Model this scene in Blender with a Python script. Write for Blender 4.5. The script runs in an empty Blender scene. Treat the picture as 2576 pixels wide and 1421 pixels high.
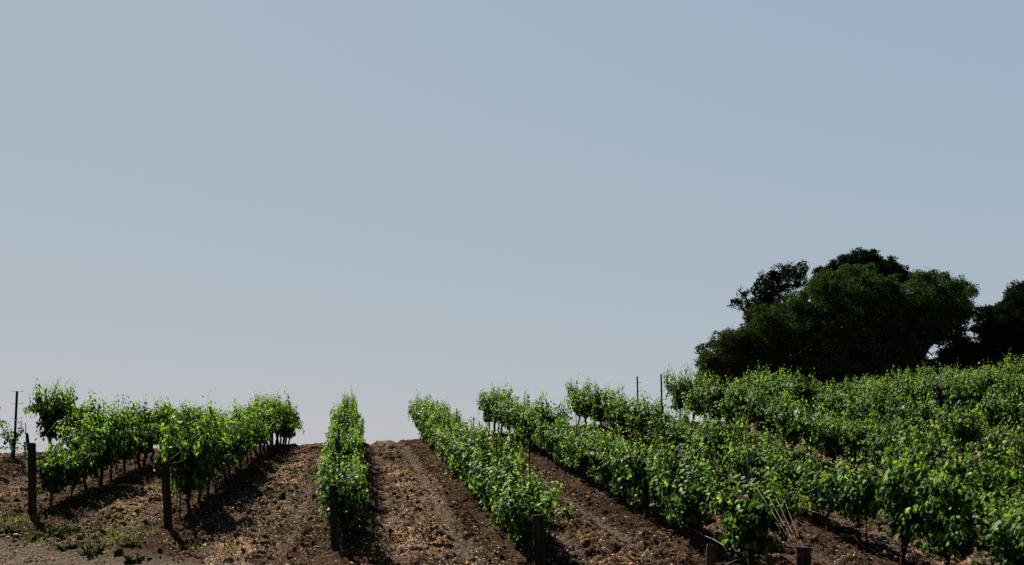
import bpy, math, random
import numpy as np
from mathutils import Vector, Matrix

S = bpy.context.scene
C = S.collection
rng = np.random.default_rng(7)
random.seed(7)
R = math.radians

# ------------------------------------------------------------------ camera
EYE = 1.70
YAW = R(7.7)
F = 2861.0                 # focal length in photo pixels at a width of 2575
HZ = 1170.0                # eye level in those pixels
cam_d = bpy.data.cameras.new('camera')
cam = bpy.data.objects.new('camera', cam_d)
C.objects.link(cam)
cam.location = (0, 0, EYE)
cam.rotation_euler = (R(90), 0, -YAW)
cam_d.sensor_width = 36
cam_d.lens = 36 * F / 2575
cam_d.shift_y = (HZ - 710.5) / 2575
cam_d.clip_end = 9000
cam_d.clip_start = 0.1
S.camera = cam

# ------------------------------------------------------------------ light
SUN_EL, SUN_AZ = R(39), R(-20)      # azimuth from +Y (up the rows), negative = to the left
w = bpy.data.worlds.new('World')
S.world = w
w.use_nodes = True
nt = w.node_tree
nt.nodes.clear()
sky = nt.nodes.new('ShaderNodeTexSky')
sky.sky_type = 'NISHITA'
sky.sun_disc = False
sky.sun_elevation = SUN_EL
sky.sun_rotation = SUN_AZ
sky.altitude = 0
sky.air_density = 1.0
sky.dust_density = 0.2
sky.ozone_density = 1.0
EXPO = 2.5
# tone of a hazy pale sky: each channel of the sky follows its own soft power curve
sep = nt.nodes.new('ShaderNodeSeparateColor')
com = nt.nodes.new('ShaderNodeCombineColor')
nt.links.new(sky.outputs[0], sep.inputs[0])
for ch, (ref, val, ex) in enumerate(((2.47, 0.347, 0.25), (3.80, 0.447, 0.137), (6.0, 0.55, 0.0))):
    p_ = nt.nodes.new('ShaderNodeMath')
    p_.operation = 'POWER'
    p_.inputs[1].default_value = ex
    m_ = nt.nodes.new('ShaderNodeMath')
    m_.operation = 'MULTIPLY'
    m_.inputs[1].default_value = val / ref ** ex / 2 ** EXPO / 0.05
    nt.links.new(sep.outputs[ch], p_.inputs[0])
    nt.links.new(p_.outputs[0], m_.inputs[0])
    nt.links.new(m_.outputs[0], com.inputs[ch])
bg = nt.nodes.new('ShaderNodeBackground')
bg.inputs['Strength'].default_value = 0.05
wo = nt.nodes.new('ShaderNodeOutputWorld')
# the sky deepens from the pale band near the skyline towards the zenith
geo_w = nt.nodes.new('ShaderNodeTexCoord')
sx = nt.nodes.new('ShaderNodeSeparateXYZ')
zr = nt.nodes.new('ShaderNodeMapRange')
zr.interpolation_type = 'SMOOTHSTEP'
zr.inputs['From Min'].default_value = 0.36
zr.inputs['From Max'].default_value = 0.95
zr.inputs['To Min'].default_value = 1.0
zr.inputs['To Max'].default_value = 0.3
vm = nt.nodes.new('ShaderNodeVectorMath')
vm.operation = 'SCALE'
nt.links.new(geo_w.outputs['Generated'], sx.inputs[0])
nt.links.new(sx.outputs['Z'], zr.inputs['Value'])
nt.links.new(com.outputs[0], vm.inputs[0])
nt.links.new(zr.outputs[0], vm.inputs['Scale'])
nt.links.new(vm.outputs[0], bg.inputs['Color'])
nt.links.new(bg.outputs[0], wo.inputs['Surface'])
sd = bpy.data.lights.new('sun', 'SUN')
sd.energy = 5.0
sd.angle = R(0.5)
sd.color = (1.0, 0.94, 0.84)
sun = bpy.data.objects.new('sun', sd)
C.objects.link(sun)
SV = Vector((math.sin(SUN_AZ) * math.cos(SUN_EL), math.cos(SUN_AZ) * math.cos(SUN_EL), math.sin(SUN_EL)))
sun.rotation_euler = SV.to_track_quat('Z', 'Y').to_euler()
sun.location = (0, 0, 40)
S.view_settings.view_transform = 'Standard'
S.view_settings.look = 'None'
S.view_settings.gamma = 1
S.view_settings.exposure = EXPO
S.cycles.use_denoising = False
S.cycles.max_bounces = 5
S.cycles.diffuse_bounces = 2
S.cycles.transmission_bounces = 4
S.cycles.caustics_reflective = False
S.cycles.caustics_refractive = False

# ------------------------------------------------------------------ helpers
CY, SY = math.cos(YAW), math.sin(YAW)


def tag(o, label=None, cat=None, group=None, kind=None):
    for k, v in (('label', label), ('category', cat), ('group', group), ('kind', kind)):
        if v:
            o[k] = v
    return o


def link(o, parent=None):
    C.objects.link(o)
    if parent is not None:
        o.parent = parent
    return o


def empty(name, loc, rz=0, scale=None):
    o = bpy.data.objects.new(name, None)
    o.empty_display_size = 0.2
    C.objects.link(o)
    o.location = loc
    o.rotation_euler = (0, 0, rz)
    if scale:
        o.scale = scale
    return o


def mesh_np(name, V, faces_flat, sizes, mats, smooth=True, attr=None):
    """mesh from numpy arrays: V (n,3), flat loop indices, polygon sizes"""
    me = bpy.data.meshes.new(name)
    V = np.asarray(V, np.float32)
    ff = np.asarray(faces_flat, np.int32).ravel()
    sz = np.asarray(sizes, np.int32)
    me.vertices.add(len(V))
    me.vertices.foreach_set('co', V.ravel())
    me.loops.add(len(ff))
    me.loops.foreach_set('vertex_index', ff)
    me.polygons.add(len(sz))
    st = np.zeros(len(sz), np.int32)
    st[1:] = np.cumsum(sz)[:-1]
    me.polygons.foreach_set('loop_start', st)
    me.update(calc_edges=True)
    me.polygons.foreach_set('use_smooth', np.full(len(sz), smooth, bool))
    if attr:
        for an, arr in attr.items():
            a = me.attributes.new(an, 'FLOAT', 'POINT')
            a.data.foreach_set('value', np.asarray(arr, np.float32))
    for m in (mats if isinstance(mats, (list, tuple)) else [mats]):
        me.materials.append(m)
    me.validate()
    return me


class MB:
    """collects tubes and boxes into one mesh"""

    def __init__(s):
        s.v, s.f = [], []

    def tube(s, pts, rad, n=7, cap=True, wob=0.0, sq=0.0):
        pts = [Vector(p) for p in pts]
        if not isinstance(rad, (list, tuple)):
            rad = [rad] * len(pts)
        b = len(s.v)
        up = None
        for i, p in enumerate(pts):
            d = (pts[min(i + 1, len(pts) - 1)] - pts[max(i - 1, 0)])
            d.normalize()
            if up is None:
                up = Vector((1, 0, 0)) if abs(d.x) < 0.8 else Vector((0, 1, 0))
            u = (up - d * up.dot(d)).normalized()
            up = u
            q = d.cross(u)
            for k in range(n):
                a = 2 * math.pi * (k + 0.5) / n
                r = rad[i] * (1 + (random.uniform(-wob, wob) if wob else 0))
                ca, sa = math.cos(a), math.sin(a)
                if sq:
                    e = 1.0 / max(abs(ca), abs(sa))
                    r *= (1 - sq) + sq * e
                s.v.append(tuple(p + u * (ca * r) + q * (sa * r)))
        for i in range(len(pts) - 1):
            for k in range(n):
                a, c = b + i * n + k, b + i * n + (k + 1) % n
                s.f.append((a, c, c + n, a + n))
        if cap:
            s.f.append(tuple(b + k for k in reversed(range(n))))
            e = b + (len(pts) - 1) * n
            s.f.append(tuple(e + k for k in range(n)))
        return s

    def box(s, c, h, rz=0):
        b = len(s.v)
        ca, sa = math.cos(rz), math.sin(rz)
        for z in (-1, 1):
            for y in (-1, 1):
                for x in (-1, 1):
                    X, Y = x * h[0], y * h[1]
                    s.v.append((c[0] + X * ca - Y * sa, c[1] + X * sa + Y * ca, c[2] + z * h[2]))
        for f in ((0, 2, 3, 1), (4, 5, 7, 6), (0, 1, 5, 4), (1, 3, 7, 5), (3, 2, 6, 7), (2, 0, 4, 6)):
            s.f.append(tuple(b + k for k in f))
        return s

    def mesh(s, name, mat, smooth=True):
        me = bpy.data.meshes.new(name)
        me.from_pydata(s.v, [], s.f)
        me.materials.append(mat)
        me.polygons.foreach_set('use_smooth', [smooth] * len(me.polygons))
        me.update()
        return me

    def build(s, name, mat, parent=None, smooth=True):
        return link(bpy.data.objects.new(name, s.mesh(name, mat, smooth)), parent)


# ---- lattice noise
_G = rng.random((512, 512)).astype(np.float32)


def vnoise(x, y, seed=0):
    x = np.asarray(x, np.float64) + seed * 37.7
    y = np.asarray(y, np.float64) + seed * 91.3
    xi, yi = np.floor(x).astype(int), np.floor(y).astype(int)
    fx, fy = x - xi, y - yi
    fx, fy = fx * fx * (3 - 2 * fx), fy * fy * (3 - 2 * fy)
    g = lambda a, b: _G[a % 512, b % 512]
    return ((g(xi, yi) * (1 - fx) + g(xi + 1, yi) * fx) * (1 - fy)
            + (g(xi, yi + 1) * (1 - fx) + g(xi + 1, yi + 1) * fx) * fy) * 2 - 1


def sstep(a, b, x):
    t = np.clip((x - a) / (b - a), 0, 1)
    return t * t * (3 - 2 * t)


# ------------------------------------------------------------------ terrain
ROWS = {}
SP = 3.0
for k, nm in enumerate('YZABCDEFGHIJKL'):
    ROWS[nm] = -12.36 + SP * k


def head_y(X):
    """line of the end posts along the headland"""
    return 18.4 - 0.8 * np.asarray(X, np.float64)


def base_z(X, Y):
    X = np.asarray(X, np.float64)
    Y = np.asarray(Y, np.float64)
    D = SY * X + CY * Y
    s = 0.0874 * D - 3.07
    tx = np.clip(X - 4, 0, 13)
    s = s + 0.0085 * tx * np.clip(D - 24, -9, 40)
    s = s + 0.45 * (1 - sstep(-10, -6.5, X)) * sstep(23, 31, D)
    cap = np.interp(X, [-60, -20, -12, -9, -5, 0, 5.6, 8.6, 11.6, 15, 18, 22, 30, 60],
                    [-1.5, 0.1, 0.4, 0.62, 0.85, 1.0, 1.33, 1.6, 1.68, 1.55, 1.55, 2.2, 2.75, 2.8])
    k = 0.3
    m = np.minimum(s, cap)
    zz = m - k * np.log(np.exp(-(s - m) / k) + np.exp(-(cap - m) / k))
    Dc = np.interp(X, [-12, -6, 0, 10, 30], [35, 43, 48, 43, 42])
    zz = zz - 0.0014 * np.clip(D - Dc, 0, None) ** 2
    zz = np.maximum(zz, -9.0)
    k = 0.12
    lo = -1.95
    far = sstep(55, 75, D)
    mx = np.maximum(zz, lo)
    z2 = mx + k * np.log(np.exp((zz - mx) / k) + np.exp((lo - mx) / k))
    zz = z2 * (1 - far) + zz * far
    return zz + EYE


def lane_pos(X):
    """distance from the nearest vine row, 0..1.5"""
    t = (np.asarray(X) - ROWS['C']) / SP
    return np.abs(t - np.round(t)) * SP


def bumps(X, Y):
    d = lane_pos(X)
    road = sstep(1.6, 3.2, head_y(X) - Y)          # the smooth headland track in front of the posts
    b = 0.09 * np.exp(-(d / 0.42) ** 2)             # berm under the vines
    b = b - 0.055 * np.exp(-((d - 0.92) / 0.17) ** 2)   # wheel ruts
    b = b * (1 - road)
    rough = (0.045 + 0.08 * sstep(0.25, 0.6, d) * (1 - 0.8 * np.exp(-((d - 0.92) / 0.18) ** 2))) * (1 - 0.75 * road)
    n = 0.38 * vnoise(X * 1.1, Y * 1.3, 1) + 0.4 * vnoise(X * 2.0, Y * 4.2, 2)
    c1 = 1 - np.abs(vnoise(X * 3.4, Y * 5.2, 3))
    c2 = 1 - np.abs(vnoise(X * 7.1, Y * 8.3, 4))
    n = n + 0.3 * (c1 - 0.5) + 0.5 * (c2 - 0.5) + 0.55 * vnoise(X * 11, Y * 12, 5)
    big = 0.05 * vnoise(X * 0.35, Y * 0.4, 6)
    return b + rough * n + big


def ground_z(X, Y):
    return float(base_z(X, Y) + bumps(X, Y))


def to_px(X, Y, Z):
    xc, zc = X * CY - Y * SY, X * SY + Y * CY
    return 1287.5 + F * xc / zc, HZ - F * (Z - EYE) / zc, zc


def from_px(px, py, d0=12, d1=60):
    """ground point seen at a photo pixel (first hit)"""
    t = (px - 1287.5) / F
    D = np.arange(d0, d1, 0.02)
    xc = t * D
    X, Y = xc * CY + D * SY, D * CY - xc * SY
    zr = EYE + D * (HZ - py) / F
    hit = np.nonzero(base_z(X, Y) >= zr)[0]
    i = hit[0] if len(hit) else len(D) - 1
    return float(X[i]), float(Y[i]), float(D[i])


def at_depth(px, D):
    t = (px - 1287.5) / F * D
    return t * CY + D * SY, D * CY - t * SY


# ------------------------------------------------------------------ materials
def mat(name):
    m = bpy.data.materials.new(name)
    m.use_nodes = True
    n = m.node_tree.nodes
    n.clear()
    return m, m.node_tree


def N(t, typ, **kw):
    n = t.nodes.new('ShaderNode' + typ)
    for k, v in kw.items():
        if k in n.inputs:
            n.inputs[k].default_value = v
        else:
            setattr(n, k, v)
    return n


def ramp(t, src, stops):
    r = t.nodes.new('ShaderNodeValToRGB')
    e = r.color_ramp.elements
    while len(e) < len(stops):
        e.new(0.5)
    for i, (p, c) in enumerate(stops):
        e[i].position = p
        e[i].color = (*c, 1)
    t.links.new(src, r.inputs[0])
    return r


def mixc(t, fac, a, b, typ='MIX'):
    m = t.nodes.new('ShaderNodeMixRGB')
    m.blend_type = typ
    for k, v in ((0, fac), (1, a), (2, b)):
        if isinstance(v, bpy.types.NodeSocket):
            t.links.new(v, m.inputs[k])
        elif isinstance(v, (int, float)):
            m.inputs[k].default_value = v
        else:
            m.inputs[k].default_value = (*v, 1)
    return m.outputs[0]


def leaf_mat(name, young, mid, deep, trans, rough=0.4, tfac=0.4, spec=0.5):
    m, t = mat(name)
    g = N(t, 'NewGeometry')
    at = N(t, 'Attribute', attribute_name='tip')
    oi = N(t, 'ObjectInfo')
    c = ramp(t, g.outputs['Random Per Island'], [(0.0, deep), (0.46, deep), (0.74, mid), (0.985, young), (0.995, tuple(a * b for a, b in zip(young, (2.0, 1.15, 1.3))))])
    tipc = mixc(t, at.outputs['Fac'], c.outputs[0], young)
    hsv = N(t, 'HueSaturation')
    mr = N(t, 'MapRange')
    t.links.new(oi.outputs['Random'], mr.inputs['Value'])
    mr.inputs['To Min'].default_value = 0.82
    mr.inputs['To Max'].default_value = 1.18
    t.links.new(mr.outputs[0], hsv.inputs['Value'])
    t.links.new(tipc, hsv.inputs['Color'])
    p = N(t, 'BsdfPrincipled', Roughness=rough)
    p.inputs['Specular IOR Level'].default_value = spec
    t.links.new(hsv.outputs[0], p.inputs['Base Color'])
    tr = N(t, 'BsdfTranslucent')
    tc = mixc(t, at.outputs['Fac'], trans, tuple(x * 1.35 for x in trans))
    own = mixc(t, 1.0, hsv.outputs[0], (2.2, 2.3, 1.2), 'MULTIPLY')
    tb_ = N(t, 'MapRange')
    tb_.inputs['To Min'].default_value = 0.12
    t.links.new(at.outputs['Fac'], tb_.inputs['Value'])
    tc2 = mixc(t, tb_.outputs[0], own, tc)
    t.links.new(tc2, tr.inputs['Color'])
    mx = N(t, 'MixShader')
    tm = N(t, 'MapRange')
    tm.inputs['To Min'].default_value = tfac * 0.5
    tm.inputs['To Max'].default_value = min(0.6, tfac * 1.4)
    t.links.new(at.outputs['Fac'], tm.inputs['Value'])
    t.links.new(tm.outputs[0], mx.inputs[0])
    t.links.new(p.outputs[0], mx.inputs[1])
    t.links.new(tr.outputs[0], mx.inputs[2])
    o = N(t, 'OutputMaterial')
    t.links.new(mx.outputs[0], o.inputs[0])
    return m


def simple_mat(name, stops, scale=8, rough=0.85, stretch=(1, 1, 1), bump=0.3, metallic=0.0, spec=0.02, dist=0.01):
    m, t = mat(name)
    tc = N(t, 'TexCoord')
    mp = N(t, 'Mapping')
    mp.inputs['Scale'].default_value = stretch
    t.links.new(tc.outputs['Object'], mp.inputs[0])
    nz = N(t, 'TexNoise', Scale=scale, Detail=8.0, Roughness=0.65)
    t.links.new(mp.outputs[0], nz.inputs['Vector'])
    c = ramp(t, nz.outputs['Fac'], stops)
    p = N(t, 'BsdfPrincipled', Roughness=rough, Metallic=metallic)
    p.inputs['Specular IOR Level'].default_value = spec
    t.links.new(c.outputs[0], p.inputs['Base Color'])
    if bump:
        b = N(t, 'Bump', Strength=bump, Distance=dist)
        t.links.new(nz.outputs['Fac'], b.inputs['Height'])
        t.links.new(b.outputs[0], p.inputs['Normal'])
    o = N(t, 'OutputMaterial')
    t.links.new(p.outputs[0], o.inputs[0])
    return m


def island_mat(name, stops, rough=0.9, spec=0.0):
    m, t = mat(name)
    g = N(t, 'NewGeometry')
    c = ramp(t, g.outputs['Random Per Island'], stops)
    p = N(t, 'BsdfPrincipled', Roughness=rough)
    p.inputs['Specular IOR Level'].default_value = spec
    t.links.new(c.outputs[0], p.inputs['Base Color'])
    o = N(t, 'OutputMaterial')
    t.links.new(p.outputs[0], o.inputs[0])
    return m


M_LEAF = leaf_mat('vine_leaf', (0.068, 0.120, 0.015), (0.024, 0.060, 0.009), (0.005, 0.016, 0.0038),
                  (0.09, 0.155, 0.01), rough=0.55, tfac=0.42, spec=0.012)
M_OAK = leaf_mat('oak_leaf', (0.026, 0.045, 0.014), (0.017, 0.032, 0.011), (0.008, 0.017, 0.006),
                 (0.03, 0.05, 0.01), rough=0.8, tfac=0.15, spec=0.0)
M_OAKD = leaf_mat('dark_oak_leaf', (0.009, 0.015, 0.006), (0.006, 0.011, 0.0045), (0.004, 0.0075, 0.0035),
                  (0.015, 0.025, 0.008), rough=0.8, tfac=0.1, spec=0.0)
M_OAKO = leaf_mat('olive_oak_leaf', (0.024, 0.036, 0.011), (0.013, 0.023, 0.0075), (0.006, 0.013, 0.005),
                  (0.04, 0.055, 0.01), rough=0.8, tfac=0.15, spec=0.0)
M_WEED = leaf_mat('weed_leaf', (0.036, 0.048, 0.014), (0.021, 0.031, 0.0095), (0.012, 0.018, 0.006),
                  (0.05, 0.1, 0.012), rough=0.8, tfac=0.3, spec=0.0)
M_YWEED = leaf_mat('yellow_weed_leaf', (0.11, 0.10, 0.022), (0.07, 0.07, 0.018), (0.04, 0.045, 0.015),
                   (0.14, 0.13, 0.015), rough=0.8, tfac=0.3, spec=0.0)
M_BARK = simple_mat('vine_bark', [(0.3, (0.010, 0.007, 0.005)), (0.7, (0.035, 0.026, 0.02))], 30, 0.95, (1, 1, 0.2), 0.8)
M_SHOOT = simple_mat('green_shoot', [(0.3, (0.03, 0.042, 0.01)), (0.7, (0.065, 0.055, 0.018))], 20, 0.6, (1, 1, 1), 0)
M_OAKBARK = simple_mat('oak_bark', [(0.3, (0.012, 0.010, 0.008)), (0.7, (0.05, 0.043, 0.036))], 4, 0.95, (1, 1, 0.3), 0.6, dist=0.05)
M_POST = simple_mat('weathered_post', [(0.25, (0.004, 0.003, 0.0022)), (0.5, (0.016, 0.012, 0.0085)), (0.75, (0.036, 0.027, 0.02))],
                    14, 0.95, (1, 1, 0.07), 0.9, dist=0.012)
M_PEG = simple_mat('brown_stake', [(0.3, (0.0300, 0.0180, 0.0108)), (0.7, (0.0720, 0.0432, 0.0270))], 14, 0.9, (0.6000, 0.6000, 0.0600), 0.5)
M_STEEL = simple_mat('stake_steel', [(0.3, (0.008, 0.006, 0.008)), (0.7, (0.03, 0.02, 0.024))], 25, 0.8, (1, 1, 0.3), 0.2, spec=0.05)
M_WIRE = simple_mat('wire_steel', [(0.3, (0.03, 0.018, 0.014)), (0.7, (0.07, 0.045, 0.036))], 10, 0.75, bump=0, spec=0.1)
M_CANE = simple_mat('reddish_wire', [(0.3, (0.0434, 0.0260, 0.0211)), (0.7, (0.0868, 0.0589, 0.0496))], 10, 0.75, bump=0)
M_HOSE = simple_mat('drip_hose', [(0.3, (0.03, 0.031, 0.035)), (0.7, (0.07, 0.072, 0.08))], 6, 0.55, bump=0, spec=0.02)
M_TUBE = simple_mat('pale_tube', [(0.3, (0.15, 0.145, 0.15)), (0.7, (0.28, 0.27, 0.28))], 10, 0.7, bump=0)
M_FLAKE = island_mat('dry_litter', [(0.0, (0.0226, 0.0147, 0.0102)), (0.4, (0.0753, 0.0513, 0.0338)), (0.8, (0.1978, 0.1415, 0.1014)), (1.0, (0.3955, 0.3173, 0.2467))])
M_CLOD = island_mat('soil_clod', [(0.0, (0.0086, 0.0071, 0.0055)), (0.6, (0.0274, 0.0216, 0.0172)), (1.0, (0.0792, 0.0661, 0.0528))], 1.0, 0.0)
M_STONE = simple_mat('pale_stone', [(0.3, (0.1, 0.095, 0.09)), (0.7, (0.2, 0.195, 0.19))], 8, 0.9)


def soil_mat():
    m, t = mat('vineyard_soil')
    tc = N(t, 'TexCoord')
    big = N(t, 'TexNoise', Scale=0.7, Detail=6.0, Roughness=0.6)
    fin = N(t, 'TexNoise', Scale=26.0, Detail=9.0, Roughness=0.72)
    mp = N(t, 'Mapping')
    mp.inputs['Scale'].default_value = (1.0, 0.7, 1.0)
    vor = N(t, 'TexVoronoi', Scale=30.0, Randomness=1.0)
    t.links.new(tc.outputs['Object'], mp.inputs[0])
    t.links.new(tc.outputs['Object'], big.inputs['Vector'])
    t.links.new(mp.outputs[0], fin.inputs['Vector'])
    t.links.new(mp.outputs[0], vor.inputs['Vector'])
    soil = ramp(t, fin.outputs['Fac'], [(0.36, (0.007, 0.0038, 0.0022)), (0.5, (0.025, 0.0138, 0.008)), (0.64, (0.075, 0.044, 0.025))])
    chips = ramp(t, vor.outputs['Color'], [(0.0, (0.008, 0.0045, 0.0026)), (0.55, (0.03, 0.017, 0.0102)), (1.0, (0.14, 0.085, 0.048))])
    col = mixc(t, 0.45, soil.outputs[0], chips.outputs[0])
    # patches: greyer soil here, ochre chaff there
    pm = ramp(t, big.outputs['Fac'], [(0.36, (0.8736, 1.0680, 1.2512)), (0.52, (1.5834, 1.8234, 2.0902)), (0.7, (2.1840, 2.4094, 2.5024))])
    col = mixc(t, 1.0, col, pm.outputs[0], 'MULTIPLY')
    stw = N(t, 'Attribute', attribute_name='straw')
    col = mixc(t, stw.outputs['Fac'], col, mixc(t, 1.0, col, (1.75, 1.68, 1.55), 'MULTIPLY'))
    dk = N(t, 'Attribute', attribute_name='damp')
    col = mixc(t, dk.outputs['Fac'], col, mixc(t, 1.0, col, (0.40, 0.37, 0.36), 'MULTIPLY'))  # soil colour darkened under the rows, in right-hand lanes and in patches
    rd = N(t, 'Attribute', attribute_name='track')
    road = ramp(t, fin.outputs['Fac'], [(0.35, (0.0232, 0.0174, 0.0136)), (0.65, (0.0746, 0.0566, 0.0432))])
    col = mixc(t, rd.outputs['Fac'], col, road.outputs[0])
    p = N(t, 'BsdfPrincipled', Roughness=0.97)
    p.inputs['Specular IOR Level'].default_value = 0.0
    t.links.new(col, p.inputs['Base Color'])
    b1 = N(t, 'Bump', Strength=1.0, Distance=0.045)
    t.links.new(fin.outputs['Fac'], b1.inputs['Height'])
    t.links.new(b1.outputs[0], p.inputs['Normal'])
    o = N(t, 'OutputMaterial')
    t.links.new(p.outputs[0], o.inputs[0])
    return m


M_SOIL = soil_mat()


# ------------------------------------------------------------------ ground: one sheet to the horizon
def axis(a, b, st, far):
    inner = list(np.arange(a, b + 1e-6, st))
    out, x, s = [], a, st
    while x > -far:
        s *= 1.35
        x -= s
        out.append(x)
    lo = out[::-1]
    out, x, s = [], inner[-1], st
    while x < far:
        s *= 1.35
        x += s
        out.append(x)
    return np.array(lo + inner + out)


xs = axis(-14.0, 25.0, 0.05, 4000)
ys = axis(12.0, 56.0, 0.05, 4000)
GX, GY = np.meshgrid(xs, ys)
fade = (sstep(-40, -16, GX) * (1 - sstep(27, 50, GX)) * sstep(2, 11, GY) * (1 - sstep(57, 80, GY)))
GZ = base_z(GX, GY) + bumps(GX, GY) * fade
nx, ny = len(xs), len(ys)
idx = np.arange(nx * ny).reshape(ny, nx)
q = np.stack([idx[:-1, :-1], idx[:-1, 1:], idx[1:, 1:], idx[1:, :-1]], -1).reshape(-1, 4)
dl = lane_pos(GX)
trk = np.maximum(sstep(1.8, 3.0, head_y(GX) - GY + 0.5 * vnoise(GX * 0.8, GY * 0.8, 9)),
                 0.75 * np.exp(-((dl - 0.92) / 0.17) ** 2) * sstep(-0.3, 0.5, vnoise(GX * 0.5, GY * 0.35, 8) + 0.3))
def dark_soil_at(X, Y):
    """darker earth: under the rows and over the lanes right of the fourth row"""
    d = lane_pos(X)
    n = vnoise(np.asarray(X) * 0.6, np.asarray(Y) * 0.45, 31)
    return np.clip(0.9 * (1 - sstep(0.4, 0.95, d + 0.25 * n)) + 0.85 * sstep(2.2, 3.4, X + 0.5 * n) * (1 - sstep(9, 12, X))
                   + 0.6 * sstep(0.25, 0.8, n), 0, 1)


damp = dark_soil_at(GX, GY)
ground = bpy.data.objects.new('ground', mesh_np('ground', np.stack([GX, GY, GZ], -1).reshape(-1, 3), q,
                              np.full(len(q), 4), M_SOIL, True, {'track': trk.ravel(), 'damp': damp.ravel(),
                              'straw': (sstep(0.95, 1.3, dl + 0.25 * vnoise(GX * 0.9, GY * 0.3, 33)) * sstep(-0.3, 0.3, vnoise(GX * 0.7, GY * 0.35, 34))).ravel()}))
C.objects.link(ground)
tag(ground, 'tilled brown vineyard soil rising to the crest of the hill', None, None, 'structure')


# ------------------------------------------------------------------ litter and clods on the soil
def scatter_pts(n, a=-13.5, b=24.5):
    X = rng.uniform(a, b, n * 3)
    Y = rng.uniform(12.5, 55, n * 3)
    D = SY * X + CY * Y
    px = 1287.5 + F * (X * CY - Y * SY) / D
    ok = (px > -250) & (px < 2800) & (rng.random(len(X)) < np.clip(26 / D, 0, 1))
    X, Y = X[ok][:n], Y[ok][:n]
    return X, Y


def litter(n):
    X, Y = scatter_pts(n)
    d = lane_pos(X)
    road = sstep(1.6, 3.2, head_y(X) - Y)
    dens = (0.25 + 0.75 * sstep(0.2, 0.6, d)) * (0.35 + 0.65 * sstep(-0.35, 0.35, vnoise(X * 0.9, Y * 0.9, 12)))
    dens *= 1 - 0.5 * np.exp(-((d - 0.92) / 0.15) ** 2)
    dens *= 1 - 0.6 * road
    dens *= 1 - 0.6 * dark_soil_at(X, Y)
    dens *= 0.55 + 0.45 * sstep(-0.2, 0.3, np.cos(X * 9) + 0.8 * vnoise(X * 2, Y * 0.5, 17))
    k = rng.random(len(X)) < dens
    X, Y = X[k], Y[k]
    n = len(X)
    Z = base_z(X, Y) + bumps(X, Y) + 0.012
    L = rng.uniform(0.010, 0.036, n)
    W = rng.uniform(0.005, 0.013, n)
    a = rng.uniform(0, 2 * np.pi, n)
    tl, tr = rng.normal(0, 0.45, n), rng.normal(0, 0.45, n)
    u = np.stack([np.cos(a) * np.cos(tl), np.sin(a) * np.cos(tl), np.sin(tl)], -1)
    v = np.stack([-np.sin(a) * np.cos(tr), np.cos(a) * np.cos(tr), np.sin(tr)], -1)
    c = np.stack([X, Y, Z], -1)
    U, V = u * L[:, None], v * W[:, None]
    bend = np.zeros_like(c)
    bend[:, 2] = L * 0.25
    vs = np.stack([c - U - V, c - V * 0.9 + bend, c + U - V * 0.5, c + U + V * 0.6, c + V + bend, c - U + V], 1).reshape(-1, 3)
    b = (np.arange(n) * 6)[:, None]
    f = np.concatenate([b + np.array([[0, 1, 4, 5]]), b + np.array([[1, 2, 3, 4]])], 1).reshape(-1)
    o = bpy.data.objects.new('dry_litter', mesh_np('dry_litter', vs, f, np.full(2 * n, 4), M_FLAKE, False))
    C.objects.link(o)
    tag(o, 'tan straw and dry leaf chips strewn over the soil', 'plant litter', None, 'stuff')


def clods(n):
    X, Y = scatter_pts(n)
    d = lane_pos(X)
    road = sstep(1.6, 3.2, head_y(X) - Y)
    dens = (0.2 + 0.8 * sstep(-0.2, 0.5, vnoise(X * 1.3, Y * 1.7, 15))) * (1 - 0.85 * road) * (1 - 0.7 * np.exp(-((d - 0.92) / 0.18) ** 2))
    k = rng.random(len(X)) < dens
    X, Y = X[k], Y[k]
    n = len(X)
    r = 0.009 + 0.03 * rng.random(n) ** 3.0
    Z = base_z(X, Y) + bumps(X, Y) + r * 0.3
    ph = (1 + 5 ** 0.5) / 2
    ic = np.array([(-1, ph, 0), (1, ph, 0), (-1, -ph, 0), (1, -ph, 0), (0, -1, ph), (0, 1, ph), (0, -1, -ph), (0, 1, -ph),
                   (ph, 0, -1), (ph, 0, 1), (-ph, 0, -1), (-ph, 0, 1)]) / 1.9
    fc = np.array([(0, 11, 5), (0, 5, 1), (0, 1, 7), (0, 7, 10), (0, 10, 11), (1, 5, 9), (5, 11, 4), (11, 10, 2), (10, 7, 6), (7, 1, 8),
                   (3, 9, 4), (3, 4, 2), (3, 2, 6), (3, 6, 8), (3, 8, 9), (4, 9, 5), (2, 4, 11), (6, 2, 10), (8, 6, 7), (9, 8, 1)])
    a = rng.uniform(0, 6.28, n)
    jit = rng.uniform(0.6, 1.3, (n, 12, 1))
    V = ic[None] * jit * r[:, None, None] * np.stack([rng.uniform(0.8, 1.5, n), rng.uniform(0.7, 1.2, n), rng.uniform(0.5, 0.9, n)], -1)[:, None]
    ca, sa = np.cos(a)[:, None], np.sin(a)[:, None]
    VX, VY = V[..., 0] * ca - V[..., 1] * sa, V[..., 0] * sa + V[..., 1] * ca
    V = np.stack([VX + X[:, None], VY + Y[:, None], V[..., 2] + Z[:, None]], -1).reshape(-1, 3)
    f = ((np.arange(n) * 12)[:, None, None] + fc[None]).reshape(-1)
    o = bpy.data.objects.new('soil_clods', mesh_np('soil_clods', V, f, np.full(20 * n, 3), M_CLOD, False))
    C.objects.link(o)
    tag(o, 'loose dark soil clods lying between the vine rows', 'soil clods', None, 'stuff')


litter(650000)
clods(90000)

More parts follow.
